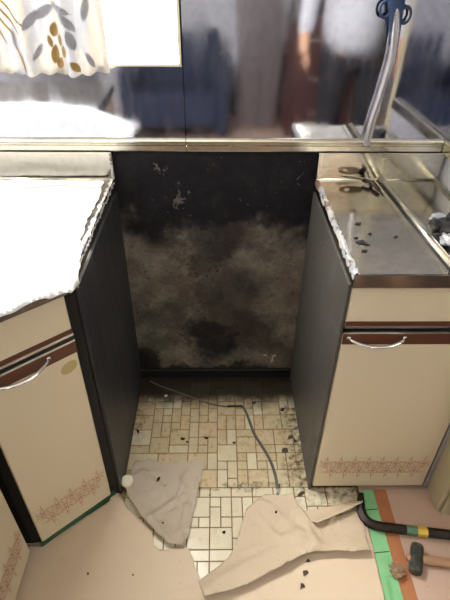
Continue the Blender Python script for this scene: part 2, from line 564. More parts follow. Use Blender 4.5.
def inside(pt, poly):
    x, y = pt
    c = False
    j = len(poly) - 1
    for i in range(len(poly)):
        xi, yi = poly[i]
        xj, yj = poly[j]
        if (yi > y) != (yj > y) and x < (xj - xi) * (y - yi) / (yj - yi) + xi:
            c = not c
        j = i
    return c

def seg_dist(p, a, b):
    ax, ay = a
    bx, by = b
    dx, dy = bx - ax, by - ay
    t = max(0, min(1, ((p[0] - ax) * dx + (p[1] - ay) * dy) / (dx * dx + dy * dy + 1e-12)))
    return hypot(p[0] - ax - t * dx, p[1] - ay - t * dy)

def poly_dist(p, pts):
    return min(seg_dist(p, pts[i], pts[i + 1]) for i in range(len(pts) - 1))

def sheet(name, poly, hfun, mat, parent=None, cell=0.006, ragged=0.003):
    """a thin sheet: xy outline filled with a fine grid, z from hfun, 0.6 mm thick"""
    rp = []
    for i in range(len(poly)):
        a, b = poly[i], poly[(i + 1) % len(poly)]
        n = max(1, int(hypot(b[0] - a[0], b[1] - a[1]) / 0.012))
        for s in range(n):
            t = s / n
            q = (a[0] + (b[0] - a[0]) * t, a[1] + (b[1] - a[1]) * t)
            w = noise.noise(Vector((q[0] * 45, q[1] * 45, 3.3))) * ragged
            rp.append((q[0] + w, q[1] + w))
    bm = bmesh.new()
    vs_ = [bm.verts.new((x, y, 0)) for x, y in rp]
    bm.faces.new(vs_)
    x0, x1 = min(q[0] for q in rp), max(q[0] for q in rp)
    y0, y1 = min(q[1] for q in rp), max(q[1] for q in rp)
    for ax, lo, hi in ((0, x0, x1), (1, y0, y1)):
        c = lo + cell
        while c < hi:
            co = (c, 0, 0) if ax == 0 else (0, c, 0)
            no = (1, 0, 0) if ax == 0 else (0, 1, 0)
            bmesh.ops.bisect_plane(bm, geom=list(bm.verts) + list(bm.edges) + list(bm.faces), plane_co=co, plane_no=no, dist=1e-6)
            c += cell
    bmesh.ops.triangulate(bm, faces=[f for f in bm.faces if len(f.verts) > 4])
    for v in bm.verts:
        v.co.z = hfun(v.co.x, v.co.y)
    bmesh.ops.recalc_face_normals(bm, faces=bm.faces)
    me = bpy.data.meshes.new(name)
    bm.to_mesh(me)
    bm.free()
    o = link(name, me, mat, parent, True)
    sd = o.modifiers.new('thickness', 'SOLIDIFY')
    sd.thickness = 0.0006
    sd.offset = 1.0
    return o

def F2(px, py, z=0.0):
    v = on_floor(px, py, z)
    return (v.x, v.y)

# ------------------------------------------------------------------ room shell
XL, XR = -1.10, 0.632          # left wall, steel-clad right wall
REAR, FARX, CEIL = -2.3, 2.0, 2.35
floor = struct(box('floor', (XL - 0.1, REAR - 0.1, -0.05), (FARX + 0.1, BACK + 0.12, 0.0), 'floor'))
struct(box('ceiling', (XL - 0.1, REAR - 0.1, CEIL), (FARX + 0.1, BACK + 0.12, CEIL + 0.05), 'ceiling'))

WX0, WX1, WZ0, WZ1 = -1.02, -0.090, 1.090, 2.02
bm = bmesh.new()
WB = BACK + 0.12
bm_box(bm, (XL, BACK, 0), (WX1, WB, WZ0))
bm_box(bm, (WX1, BACK, 0), (XR + 0.1, WB, CEIL))
bm_box(bm, (XL, BACK, WZ1), (WX1, WB, CEIL))
bm_box(bm, (XL, BACK, WZ0), (WX0, WB, WZ1))
wall_back = struct(from_bm('wall_back', bm, 'soot_wall'))
SEAM = -0.0862
bm = bmesh.new()
bm_box(bm, (XL + 0.001, BACK - 0.002, 0.885), (SEAM - 0.0012, BACK - 0.0002, WZ0 + 0.001))
tag(from_bm('steel_sheet', bm, 'steel', wall_back), 'stainless sheet under the curtained window')
bm = bmesh.new()
bm_box(bm, (SEAM + 0.0006, BACK - 0.002, 0.885), (XR - 0.001, BACK - 0.0002, 1.80))
tag(from_bm('steel_sheet', bm, 'steel', wall_back), 'stainless sheet right of the seam')

bm = bmesh.new()
bm_box(bm, (XL - 0.1, REAR - 0.1, 0), (XL, WB, CEIL))
struct(from_bm('wall_left', bm, 'plaster'))
# right wall: steel-clad stub ending in a cream door post, then the room goes on to the right
wall_right = struct(box('wall_right', (XR, 0.838, 0), (XR + 0.07, BACK, CEIL), 'plaster'))
box('steel_sheet', (XR - 0.002, 0.84, 0.885), (XR - 0.0002, BACK - 0.002, 1.80), 'steel', wall_right)
struct(box('wall_far_side', (XR + 0.07, 0.80, 0), (FARX, 0.90, CEIL), 'plaster'))
post = struct(empty('trim_1', (XR, 0.745, 0)))
box('post', (0.010, 0.012, 0), (0.09, 0.092, CEIL - 0.002), 'cream_paint', post, 0.003)
box('casing', (0.022, 0.0, 0), (0.10, 0.012, CEIL - 0.002), 'cream_paint', post, 0.003)

# side wall and rear wall with windows
def wall_with_hole(name, axis, c0, c1, a0, a1, h0, h1, z0, z1, mat):
    bm = bmesh.new()
    def bx(u0, u1, q0, q1):
        if axis == 'x':
            bm_box(bm, (c0, u0, q0), (c1, u1, q1))
        else:
            bm_box(bm, (u0, c0, q0), (u1, c1, q1))
    bx(a0, h0, 0, CEIL)
    bx(h1, a1, 0, CEIL)
    bx(h0, h1, 0, z0)
    bx(h0, h1, z1, CEIL)
    return struct(from_bm(name, bm, mat))
wall_with_hole('wall_rear', 'y', REAR - 0.1, REAR, XL, FARX, 0.35, 1.6, 0.95, 2.05, 'plaster')
wall_with_hole('wall_side', 'x', FARX, FARX + 0.1, REAR, 0.90, -1.2, -0.1, 1.05, 2.1, 'plaster')

def window(name, lo, hi, axis, mid=True):
    """frame, centre stile and two panes in a hole; lo/hi are opposite corners"""
    w = struct(empty(name, ((lo[0] + hi[0]) / 2, (lo[1] + hi[1]) / 2, lo[2])))
    o = w.location
    t = 0.022
    def b(n, l, h, mat, par, bev=0.002):
        return box(n, [l[i] - o[i] for i in range(3)], [h[i] - o[i] for i in range(3)], mat, par, bev)
    a = 0 if axis == 'x' else 1
    def seg(u0, u1, z0, z1, d0=0.0, d1=0.0, n='frame', mat='window_cream'):
        l, h = list(lo), list(hi)
        l[a], h[a], l[2], h[2] = u0, u1, z0, z1
        l[1 - a] += d0
        h[1 - a] -= d1
        return b(n, l, h, mat, w, 0.0 if n == 'pane' else 0.002)
    seg(lo[a], hi[a], lo[2], lo[2] + t, n='sill')
    seg(lo[a], hi[a], hi[2] - t, hi[2], n='frame_head')
    seg(lo[a], lo[a] + t, lo[2] + t, hi[2] - t, n='frame_jamb')
    seg(hi[a] - t, hi[a], lo[2] + t, hi[2] - t, n='frame_jamb')
    md = (lo[a] + hi[a]) / 2
    seg(md - 0.018, md + 0.018, lo[2] + t, hi[2] - t, 0.05, 0.015, n='stile')
    seg(lo[a] + t, md - 0.018, lo[2] + t, hi[2] - t, 0.07, 0.042, n='pane', mat='glass')
    seg(md + 0.018, hi[a] - t, lo[2] + t, hi[2] - t, 0.07, 0.042, n='pane', mat='glass')
    return w
# the sink window: a thin frame flush with the steel
w1 = struct(empty('window_1', ((WX0 + WX1) / 2, BACK, WZ0)))
wx = (WX1 - WX0) / 2
for nm, l, h, mt in [('frame_jamb', (wx - 0.006, -0.004, 0), (wx, 0.118, WZ1 - WZ0), 'window_cream'),
                     ('frame_jamb', (-wx, -0.004, 0), (-wx + 0.006, 0.118, WZ1 - WZ0), 'window_cream'),
                     ('sill', (-wx + 0.006, -0.004, 0), (wx - 0.006, 0.118, 0.006), 'window_cream'),
                     ('frame_head', (-wx + 0.006, -0.004, WZ1 - WZ0 - 0.02), (wx - 0.006, 0.118, WZ1 - WZ0), 'window_cream'),
                     ('stile', (-0.22, 0.085, 0.006), (-0.19, 0.11, WZ1 - WZ0 - 0.02), 'window_cream'),
                     ('pane', (-wx + 0.006, 0.095, 0.006), (-0.22, 0.099, WZ1 - WZ0 - 0.02), 'glass'),
                     ('pane', (-0.19, 0.095, 0.006), (wx - 0.006, 0.099, WZ1 - WZ0 - 0.02), 'glass')]:
    box(nm, l, h, mt, w1)
window('window_2', (0.35, REAR - 0.1, 0.95), (1.6, REAR, 2.05), 'x')
window('window_3', (FARX, -1.2, 1.05), (FARX + 0.1, -0.1, 2.1), 'y')

# steel rail running along the foot of the sheets, in two lengths
prof = [(BACK - 0.0005, 0.878), (BACK - 0.010, 0.878), (BACK - 0.0115, 0.881), (BACK - 0.0115, 0.893), (BACK - 0.008, 0.8955),
        (BACK - 0.008, 0.898), (BACK - 0.012, 0.900), (BACK - 0.0145, 0.903), (BACK - 0.0145, 0.907), (BACK - 0.012, 0.910), (BACK - 0.004, 0.912), (BACK - 0.0005, 0.912)]
struct(sweep_x('trim_2', prof, XL + 0.002, SEAM - 0.0012, 'steel_trim'))
struct(sweep_x('trim_3', prof, SEAM + 0.0006, XR - 0.016, 'steel_trim'))
bm = bmesh.new()
bm_box(bm, (XR - 0.0145, 0.86, 0.878), (XR - 0.0025, BACK - 0.004, 0.912), 0.004, seg=2)
struct(from_bm('trim_4', bm, 'steel_trim'))
bb = struct(box('baseboard_back', (-0.296, BACK - 0.014, 0.0), (0.276, BACK - 0.0003, 0.042), 'black', None, 0.003))

# ------------------------------------------------------------------ vinyl mosaic of the stove place
U = 0.0318
bed = box('grout_bed', (-0.36, 0.48, 0.0002), (0.430, BACK - 0.001, 0.0012), 'grout', floor)
tile_me = {}
def tile_mesh(a, b):
    if (a, b) not in tile_me:
        bm = bmesh.new()
        g = 0.0016
        bm_box(bm, (g, g, 0.0), (a * U - g, b * U * 0.98 - g, 0.0022), 0.0007)
        bmesh.ops.recalc_face_normals(bm, faces=bm.faces)
        me = bpy.data.meshes.new('tile')
        bm.to_mesh(me)
        bm.free()
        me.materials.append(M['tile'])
        tile_me[(a, b)] = me
    return tile_me[(a, b)]
def lay(x0, y0, nx, ny, skip):
    used = [[False] * ny for _ in range(nx)]
    for j in range(ny):
        for i in range(nx):
            if used[i][j]:
                continue
            opts = [(2, 2), (2, 2), (2, 2), (2, 1), (2, 1), (1, 2), (1, 2), (1, 1), (3, 2)]
            random.shuffle(opts)
            for a, b in opts + [(1, 1)]:
                if i + a <= nx and j + b <= ny and not any(used[i + p_][j + q_] for p_ in range(a) for q_ in range(b)):
                    break
            for p_ in range(a):
                for q_ in range(b):
                    used[i + p_][j + q_] = True
            x, y = x0 + i * U, y0 + j * U * 0.98
            if skip(x + a * U / 2, y + b * U / 2):
                continue
            o = bpy.data.objects.new('tile', tile_mesh(a, b))
            C.objects.link(o)
            o.location = (x, y, 0.0012)
            o.parent = floor
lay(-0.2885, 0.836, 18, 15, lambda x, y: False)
Y0 = 0.836 - 10 * U * 0.98
def covered(x, y):
    if x < -0.26 or x > 0.425:
        return True
    if x < -0.10 and y < 0.60:
        return True
    return (x > 0.03 and y < 0.60) or (x > 0.16 and y < 0.66)
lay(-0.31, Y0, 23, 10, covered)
# narrow border strip along the left cabinet side
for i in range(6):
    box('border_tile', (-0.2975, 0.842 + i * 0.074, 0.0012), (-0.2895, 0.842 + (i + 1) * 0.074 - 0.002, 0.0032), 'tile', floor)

# ------------------------------------------------------------------ cabinet fronts
def floral(name, x0, x1, zc, parent, y):
    """lattice of little star flowers printed along the foot of a door"""
    vs_, fs_ = [], []
    def stroke(a, b, w):
        d = Vector((b[0] - a[0], b[1] - a[1]))
        if d.length < 1e-6:
            return
        d.normalize()
        n = Vector((-d.y, d.x)) * (w / 2)
        i = len(vs_)
        for q, s in ((a, 1), (b, 1), (b, -1), (a, -1)):
            vs_.append((q[0] + s * n.x, y, q[1] + s * n.y))
        fs_.append((i, i + 1, i + 2, i + 3))
    def star(cx, cz, R):
        for q in range(6):
            t = pi / 2 + q * pi / 3
            tip = (cx + R * cos(t), cz + R * sin(t))
            for s in (-1, 1):
                mid = (cx + R * 0.55 * cos(t + s * 0.42), cz + R * 0.55 * sin(t + s * 0.42))
                stroke((cx, cz), mid, 0.0016)
                stroke(mid, tip, 0.0016)
    P = 0.0385
    n = max(1, round((x1 - x0) / P))
    P = (x1 - x0) / n
    W_ = 0.0016
    for i in range(n):
        cx = x0 + (i + 0.5) * P
        star(cx, zc + 0.017, 0.021)
        stroke((cx + 0.002, zc + 0.036), (cx, zc + 0.054), W_)
        stroke((cx - 0.008, zc + 0.043), (cx + 0.006, zc + 0.039), W_)
        stroke((cx - 0.010, zc - 0.022), (cx + 0.010, zc - 0.022), W_)
        stroke((cx - 0.009, zc - 0.002), (cx, zc + 0.004), 0.002)
        stroke((cx + 0.009, zc - 0.002), (cx, zc + 0.004), 0.002)
        cx2 = cx + P / 2
        if cx2 < x1 - 0.010:
            star(cx2, zc - 0.017, 0.021)
            stroke((cx2 - 0.002, zc - 0.036), (cx2, zc - 0.054), W_)
            stroke((cx2 - 0.006, zc - 0.039), (cx2 + 0.008, zc - 0.043), W_)
            stroke((cx2 - 0.010, zc + 0.022), (cx2 + 0.010, zc + 0.022), W_)
            stroke((cx2 - 0.009, zc + 0.002), (cx2, zc - 0.004), 0.002)
            stroke((cx2 + 0.009, zc + 0.002), (cx2, zc - 0.004), 0.002)
    return from_data(name, vs_, fs_, 'print', parent)

def bow_handle(parent, x0, x1, z, y, drop=0.007):
    pts = []
    for i in range(17):
        t = i / 16
        s = sin(pi * t)
        pts.append((x0 + (x1 - x0) * t, y - 0.003 - 0.024 * s ** 0.6, z - drop * s))
    h = tube('handle', pts, [0.0036 + 0.0012 * sin(pi * i / 16) for i in range(17)], 'chrome', parent, 10, True, 1.0, 0.75)
    for q in (x0, x1):
        bm = bmesh.new()
        bm_box(bm, (q - 0.005, y - 0.005, z - 0.004), (q + 0.005, y, z + 0.004), 0.0015)
        from_bm('mount', bm, 'chrome', parent)
    return h

def fronts(root, w, handle):
    """drawer over door, front plane y = 0 in root space"""
    d = box('drawer', (0.0015, 0.0, 0.6555), (w - 0.0015, 0.018, 0.757), 'cream', root, 0.0025)
    box('brown_band', (0.0015, -0.0006, 0.6555), (w - 0.0015, 0.0, 0.668), 'brown_band', d)
    box('silver_edge', (0.0010, -0.0012, 0.6490), (w - 0.0010, 0.018, 0.6553), 'silver', d)
    g = box('door', (0.0015, 0.0, 0.026), (w - 0.0015, 0.018, 0.632), 'cream', root, 0.0025)
    box('brown_band', (0.0015, -0.0006, 0.600), (w - 0.0015, 0.0, 0.632), 'brown_band', g)
    box('silver_edge', (0.0010, -0.0012, 0.6322), (w - 0.0010, 0.018, 0.6375), 'silver', g)
    floral('floral_print', 0.008, w - 0.008, 0.122, g, -0.0005)
    if handle:
        bow_handle(g, handle[0], handle[1], 0.622, -0.0006)
    return d, g

# right cabinet
RX = 0.283
cab = empty('base_cabinet', (RX, FRONT, 0))
tag(cab, 'cream base cabinet with charcoal side, right of the empty stove gap', 'cabinet', 'kitchen base cabinets')
RW = XR - 0.008 - RX
bm = bmesh.new()
bm_box(bm, (0.0, 0.022, 0.0), (RW, BACK - FRONT - 0.018, 0.764))
from_bm('body', bm, 'black', cab)
bm = bmesh.new()
bm_box(bm, (-0.0075, 0.004, 0.0), (-0.0003, BACK - FRONT - 0.016, 0.764), 0.001)
from_bm('side_panel', bm, 'charcoal_right', cab)
fronts(cab, RW - 0.004, (0.014, 0.142))

# diagonal corner cabinet on the left
A = radians(41)
DR = Vector((-0.315, 0.803, 0))
DW = 0.217
DL = Vector((DR.x - DW * cos(A), DR.y - DW * sin(A), 0))
LX = -0.297
dcab = empty('base_cabinet', DL, A)
tag(dcab, 'diagonal corner cabinet in cream with an ochre oval mark, left of the gap', 'cabinet', 'kitchen base cabinets')
inv = Matrix.Rotation(-A, 3, 'Z')
def loc(p):
    q = inv @ (Vector((p[0], p[1], 0)) - DL)
    return (q.x, q.y)
nrm = Vector((sin(A), -cos(A), 0))
def back_off(p, d=0.02):
    return (p.x - nrm.x * d, p.y - nrm.y * d)
foot = [(LX + 0.0005, 1.295), (LX + 0.0005, 0.826), (LX - 0.004, 0.818), back_off(DR + Vector((0.004, 0.003, 0)), 0.012), back_off(DL, 0.020), (DL.x - 0.035, DL.y + 0.012), (XL + 0.004, DL.y + 0.012), (XL + 0.004, 1.295)]
prism('body', [loc(p) for p in foot], 0.0, 0.764, 'black', dcab)
sp = [(LX + 0.0005, 1.297), (LX + 0.0005, 0.820), (LX + 0.0075, 0.820), (LX + 0.0075, 1.297)]
prism('side_panel', [loc(p) for p in sp], 0.0, 0.764, 'charcoal_left', dcab)
d, g = fronts(dcab, DW, (0.020, 0.150))
bm = bmesh.new()
bmesh.ops.create_circle(bm, cap_ends=True, segments=28, radius=1.0)
for v in bm.verts:
    v.co = Vector((DW - 0.028 + v.co.x * 0.020 + v.co.y * 0.004, -0.0008, 0.568 + v.co.y * 0.017))
from_bm('oval_mark', bm, 'ochre', g)
box('toe_board', (0.0, 0.010, 0.0), (DW, 0.018, 0.025), 'black', dcab)
# green tape stuck along the foot of that cabinet
gt = box('masking_tape', (-0.004, 0.001, 0.0), (DW + 0.012, 0.0085, 0.0245), 'green_dark')
gt.matrix_world = Matrix.Translation(DL) @ Matrix.Rotation(A, 4, 'Z')
tag(gt, 'dark green tape along the foot of the diagonal corner cabinet', 'tape')

# left run cabinet, seen at the lower left edge
lx = -0.503
lcab = empty('base_cabinet', (lx, 0.175, 0), radians(90))
tag(lcab, 'cream cabinet at the lower left, cut by the picture edge', 'cabinet', 'kitchen base cabinets')
LWID = 0.640 - 0.175
box('body', (0.0, 0.022, 0.0), (LWID + 0.010, lx - XL - 0.006, 0.764), 'black', lcab)
fronts(lcab, LWID, (0.14, 0.30))
# ------------------------------------------------------------------ worktops
rt = empty('worktop', (0, 0, 0))
tag(rt, 'mirror-like stainless worktop on the right cabinet, with a raised ridge', 'worktop')
bm = bmesh.new()
bm_box(bm, (RX - 0.004, FRONT - 0.012, 0.7650), (XR - 0.003, 1.297, 0.800), 0.0025, seg=2)
from_bm('steel_top', bm, 'steel_top', rt)
bm = bmesh.new()
bm_box(bm, (RX - 0.004, 1.297, 0.7650), (XR - 0.003, 1.3018, 0.877), 0.001)
from_bm('backsplash', bm, 'steel_top', rt)
bm = bmesh.new()
r0, r1 = Vector((0.462, 1.293, 0.8005)), Vector((0.489, FRONT - 0.006, 0.8005))
bm_tube(bm, [r0 + Vector((0, 0, 0.003)), r1 + Vector((0, 0, 0.003))], 0.0095, 14, 1.0, 0.9)
from_bm('ridge', bm, 'steel_trim', rt, True)
for nm, xa, xb, hh, mt in (('flange', -0.026, -0.0165, 0.003, 'steel_trim'), ('joint', -0.016, -0.007, 0.0024, 'black')):
    bm = bmesh.new()
    bv = [bm.verts.new(q + Vector((xx, 0, zz_))) for q in (r0, r1) for xx, zz_ in ((xa, 0), (xa, hh), (xb, hh), (xb, 0))]
    for f in ((0, 1, 2, 3), (7, 6, 5, 4), (0, 4, 5, 1), (1, 5, 6, 2), (2, 6, 7, 3), (3, 7, 4, 0)):
        bm.faces.new([bv[i] for i in f])
    from_bm(nm, bm, mt, rt)
bm = bmesh.new()
bm_tube(bm, [(XR - 0.012, 1.294, 0.802), (XR - 0.012, 0.82, 0.802)], 0.007, 12)
from_bm('wall_bead', bm, 'steel_trim', rt, True)

tube('bead', [(RX - 0.002, 1.2955, 0.8012), (XR - 0.02, 1.2955, 0.8012)], 0.0036, 'steel_trim', rt, 10)

def torn_edge(parent, x, y0, y1, z, side, seed, lift=0.004, wid=0.009):
    """jagged strip of bent sheet metal left along the sawn edge"""
    rnd = random.Random(seed)
    n = 46
    vs_, fs_ = [], []
    for i in range(n + 1):
        y = y0 + (y1 - y0) * i / n
        a = rnd.uniform(0.25, 1.0)
        b = rnd.uniform(-0.3, 1.0)
        vs_ += [(x - side * 0.001, y, z - 0.006 - 0.010 * rnd.random() ** 2), (x + side * rnd.uniform(0, 0.003), y, z + lift * 0.4 * b),
                (x + side * wid * 0.45 * a, y + rnd.uniform(-.003, .003), z + lift * a), (x + side * wid * (0.8 + 0.5 * b), y, z + 0.0006)]
    for i in range(n):
        for j in range(3):
            q = i * 4 + j
            fs_.append((q, q + 1, q + 5, q + 4))
    o = from_data('torn_edge', vs_, fs_, 'torn', parent)
    s = o.modifiers.new('thickness', 'SOLIDIFY')
    s.thickness = 0.0009
    return o
torn_edge(rt, RX - 0.0045, 1.296, FRONT - 0.012, 0.800, 1, 3)

lt = empty('worktop', (0, 0, 0))
tag(lt, 'stainless worktop under the crumpled white sheet, left of the gap', 'worktop')
ov = 0.016
e1 = DR + nrm * ov
e2 = DL + nrm * ov
lfoot = [(LX + 0.004, 1.297), (LX + 0.004, 0.812), (LX - 0.0005, e1.y + 0.018), (e1.x - 0.0, e1.y + 0.0), (e2.x, e2.y), (lx + ov, e2.y - 0.02), (lx + ov, 0.172), (XL + 0.003, 0.172), (XL + 0.003, 1.297)]
prism('steel_top', lfoot, 0.765, 0.800, 'steel_top', lt, 0.0015)
bm = bmesh.new()
bm_box(bm, (XL + 0.003, 1.297, 0.7650), (LX + 0.002, 1.3018, 0.877), 0.001)
from_bm('backsplash', bm, 'steel_top', lt)
tube('bead', [(XL + 0.01, 1.2955, 0.8012), (LX - 0.002, 1.2955, 0.8012)], 0.0030, 'steel_trim', lt, 10)
torn_edge(lt, LX + 0.0045, 1.296, 0.815, 0.800, -1, 11, 0.005, 0.010)
bm = bmesh.new()
bm_box(bm, (LX - 0.001, 1.2935, 0.800), (LX + 0.006, 1.3015, 0.8772), 0.001)
from_bm('end_trim', bm, 'torn', lt)

# crumpled white sheet on the left worktop
zt = 0.8008
def T2(px, py):
    v = on_floor(px, py, zt)
    return (v.x, v.y)
ws = [(-0.95, 1.285), (-0.62, 1.288), (LX - 0.018, 1.275), (LX - 0.012, 1.16), (LX - 0.016, 1.02), (LX - 0.010, 0.94), (LX + 0.002, 0.90), (LX + 0.012, 0.85), (LX + 0.016, 0.806)]
fe = [(-0.315 + 0.025, 0.803 - 0.026), (e1.x - 0.03, e1.y - 0.040), (e2.x + 0.012, e2.y - 0.012)]
ws += [(fe[0][0], fe[0][1]), (fe[1][0], fe[1][1]), (fe[2][0], fe[2][1]), (-0.62, 0.56), (-0.95, 0.56)]
creases = [((-0.60, 1.18), (-0.40, 1.23), 0.006, 0.02), ((-0.55, 1.05), (-0.36, 1.12), 0.004, 0.015), ((-0.50, 0.86), (-0.33, 0.90), 0.007, 0.014),
           ((-0.36, 0.93), (-0.31, 0.86), 0.006, 0.012), ((-0.46, 0.80), (-0.36, 0.86), 0.010, 0.010), ((-0.70, 0.95), (-0.45, 0.98), 0.004, 0.02)]
edge_n = Vector((nrm.x, nrm.y))
def h_white(x, y):
    z = zt + 0.0022 + 0.0024 * noise.noise(Vector((x * 16, y * 16, 1.0))) + 0.0010 * noise.noise(Vector((x * 50, y * 50, 5.0)))
    for a, b, hh, w in creases:
        z += hh * exp(-(seg_dist((x, y), a, b) / w) ** 2)
    over = (Vector((x, y)) - Vector((e1.x, e1.y))).dot(edge_n)
    z = max(z, zt + 0.0012)
    if over > -0.004:
        z -= 1.1 * (over + 0.004) ** 1.0 * (0.8 + 0.4 * noise.noise(Vector((x * 20, y * 20, 9))))
    ox = x - (LX + 0.004)
    if ox > 0:
        z -= 0.9 * ox
    return z
wsh = sheet('plastic_sheet', ws, h_white, 'white_sheet', None, 0.008, 0.006)
tag(wsh, 'crumpled white protective sheet spread over the left worktop', 'sheet')

# ------------------------------------------------------------------ masking paper on the floor
def P2(*pts):
    return [F2(*p) for p in pts]
base_poly = P2((111, 490), (119, 494), (130, 512), (141, 522), (152, 534), (154, 546), (160, 552), (170, 550), (182, 548), (190, 550), (195, 566), (200, 580), (215, 575),
               (240, 556), (270, 540), (300, 536), (330, 536), (362, 530)) + [(0.4280, 0.74), (0.4235, 0.52), (0.418, 0.30), (-0.08, 0.30), (-0.522, 0.30), (-0.522, 0.666), (-0.484, 0.664), (-0.322, 0.793)]
def h_base(x, y):
    z = 0.0062 + 0.0022 * noise.noise(Vector((x * 9, y * 9, 0.3))) + 0.0006 * noise.noise(Vector((x * 40, y * 40, 2)))
    z += 0.004 * exp(-(seg_dist((x, y), F2(165, 597), F2(240, 581)) / 0.006) ** 2)
    z += 0.006 * exp(-(seg_dist((x, y), F2(112, 498), F2(154, 540)) / 0.012) ** 2)
    return max(z, 0.0045)
tag(sheet('masking_paper', base_poly, h_base, 'kraft', None, 0.008, 0.003), 'large pale brown masking paper covering the foreground floor', 'paper')

fl_poly = P2((136, 461), (142, 463), (150, 460), (158, 463), (168, 465), (180, 463), (190, 463), (196, 461), (204, 464), (203, 472), (199, 490), (194, 513), (188, 540), (182, 549), (172, 549), (162, 541), (152, 531), (141, 519), (131, 503), (126, 490), (130, 478), (132, 468))
fl_low = P2((126, 490), (141, 519), (152, 531), (172, 549), (182, 549))
fl_cr = [(F2(150, 520), F2(185, 497), 0.010, 0.010), (F2(160, 527), F2(180, 507), 0.006, 0.006), (F2(140, 500), F2(190, 475), 0.004, 0.014), (F2(180, 540), F2(190, 500), 0.008, 0.012), (F2(165, 470), F2(172, 495), 0.004, 0.010)]
def more_creases(px0, px1, py0, py1, n, seed, amp):
    rnd = random.Random(seed)
    o = []
    for _ in range(n):
        a = (rnd.uniform(px0, px1), rnd.uniform(py0, py1))
        t = rnd.uniform(0, pi)
        L = rnd.uniform(14, 34)
        o.append((F2(*a), F2(a[0] + cos(t) * L, a[1] + sin(t) * L), rnd.uniform(0.4, 1.0) * amp, rnd.uniform(0.003, 0.007)))
    return o
fl_cr += more_creases(130, 195, 465, 540, 12, 4, 0.0095)
def h_flap(x, y):
    z = 0.0085 + 0.003 * noise.noise(Vector((x * 14, y * 14, 4.3))) + 0.0012 * noise.noise(Vector((x * 45, y * 45, 8)))
    for a, b, hh, w in fl_cr:
        z += hh * exp(-(seg_dist((x, y), a, b) / w) ** 2)
    z += 0.016 * exp(-(poly_dist((x, y), fl_low) / 0.028) ** 2)
    return max(z, 0.0042)
tag(sheet('masking_paper', fl_poly, h_flap, 'kraft_grey', None, 0.006, 0.004), 'torn greyish paper flap curling up beside the white pipe cap', 'paper')

ce_poly = P2((199, 584), (213, 573), (228, 560), (236, 546), (241, 528), (246, 511), (256, 502), (266, 496), (280, 497), (292, 495), (299, 508), (306, 517), (312, 521), (335, 518), (359, 512), (364, 530), (367, 556),
             (352, 557), (334, 556), (314, 557), (300, 561), (284, 570), (266, 579), (250, 588), (226, 597), (204, 602))
ce_low = P2((368, 556), (334, 556), (314, 557), (284, 570), (250, 588), (204, 602))
ce_cr = [(F2(215, 585), F2(300, 540), 0.012, 0.020), (F2(240, 556), F2(300, 535), 0.006, 0.010), (F2(262, 505), F2(300, 535), 0.005, 0.012), (F2(250, 530), F2(310, 550), 0.006, 0.016), (F2(300, 512), F2(316, 548), 0.010, 0.012)]
ce_cr += more_creases(225, 345, 500, 575, 15, 9, 0.0085)
def h_center(x, y):
    z = 0.0105 + 0.003 * noise.noise(Vector((x * 12, y * 12, 7.7))) + 0.0010 * noise.noise(Vector((x * 42, y * 42, 1.5)))
    for a, b, hh, w in ce_cr:
        z += hh * exp(-(seg_dist((x, y), a, b) / w) ** 2)
    z += 0.022 * exp(-(poly_dist((x, y), ce_low) / 0.040) ** 2)
    return max(z, 0.0075)
tag(sheet('masking_paper', ce_poly, h_center, 'kraft_mid', None, 0.006, 0.003), 'rumpled torn brown paper with a raised fold in the middle foreground', 'paper')

rf_poly = P2((301, 513), (318, 511), (338, 507), (360, 501), (361, 508), (348, 515), (332, 522), (316, 529), (308, 523))
rf_top = P2((301, 513), (338, 507), (360, 501))
rf_low = P2((361, 508), (332, 522), (316, 529))
def h_rflap(x, y):
    z = 0.012 + 0.002 * noise.noise(Vector((x * 14, y * 14, 2.7)))
    z += 0.020 * exp(-(poly_dist((x, y), rf_low) / 0.018) ** 2)
    return z
tag(sheet('masking_paper', rf_poly, h_rflap, 'kraft_mid', None, 0.006, 0.003), 'small torn paper strip curling up below the right cabinet', 'paper')

# tapes on the right
tp = prism('masking_tape', [(0.4325, 0.822), (0.473, 0.826), (0.470, 0.30), (0.4215, 0.30)], 0.0004, 0.0030, 'green_tape')
tag(tp, 'light green masking tape on the floor edging the brown paper', 'tape')
for i, yy in enumerate((0.575, 0.635, 0.70, 0.758)):
    prism('tape_lap', [(0.4265 - i * 0.0004, yy), (0.4705, yy + 0.004), (0.4705, yy + 0.0065), (0.4265, yy + 0.003)], 0.0030, 0.0036, 'green_dark' if i % 2 else 'green_tape', tp)
st = prism('floor_strip', [(0.4735, 0.826), (0.512, 0.826), (0.506, 0.30), (0.4705, 0.30)], 0.0004, 0.0028, 'brown_strip')
tag(st, 'orange brown strip running beside the green tape', 'strip')

# ------------------------------------------------------------------ things on the floor
# crowbar
cz = 0.0155
cb = empty('crowbar', (0.44, 0.75, 0.0))
tag(cb, 'dark iron crowbar with a bent end and a yellow and green sticker', 'crowbar')
def rel(o, pts):
    return [Vector(p) - o.location for p in pts]
path = [on_floor(361, 493, cz + 0.012), on_floor(360.5, 503, cz + 0.004), on_floor(361.5, 512, cz), on_floor(366, 520, cz), on_floor(376, 525.5, cz), on_floor(400, 529, cz), on_floor(425, 532, cz), on_floor(452, 535, cz), on_floor(560, 546, cz)]
pts = catmull(path, 6)
rad = [0.0135] * len(pts)
for i in range(7):
    rad[i] = 0.008 + 0.0055 * i / 6
tube('bar', rel(cb, pts), rad, 'iron', cb, 6, False, 1.0, 0.95)
a, b = on_floor(406, 529.8, cz), on_floor(417, 531.2, cz)
tube('sticker', rel(cb, [a, (a + b) / 2, b]), 0.0141, 'teal', cb, 6, False, 1.0, 0.95)
c2 = on_floor(427, 532.4, cz)
tube('sticker', rel(cb, [b, (c2 + b) / 2, c2]), 0.0141, 'yellow', cb, 6, False, 1.0, 0.95)

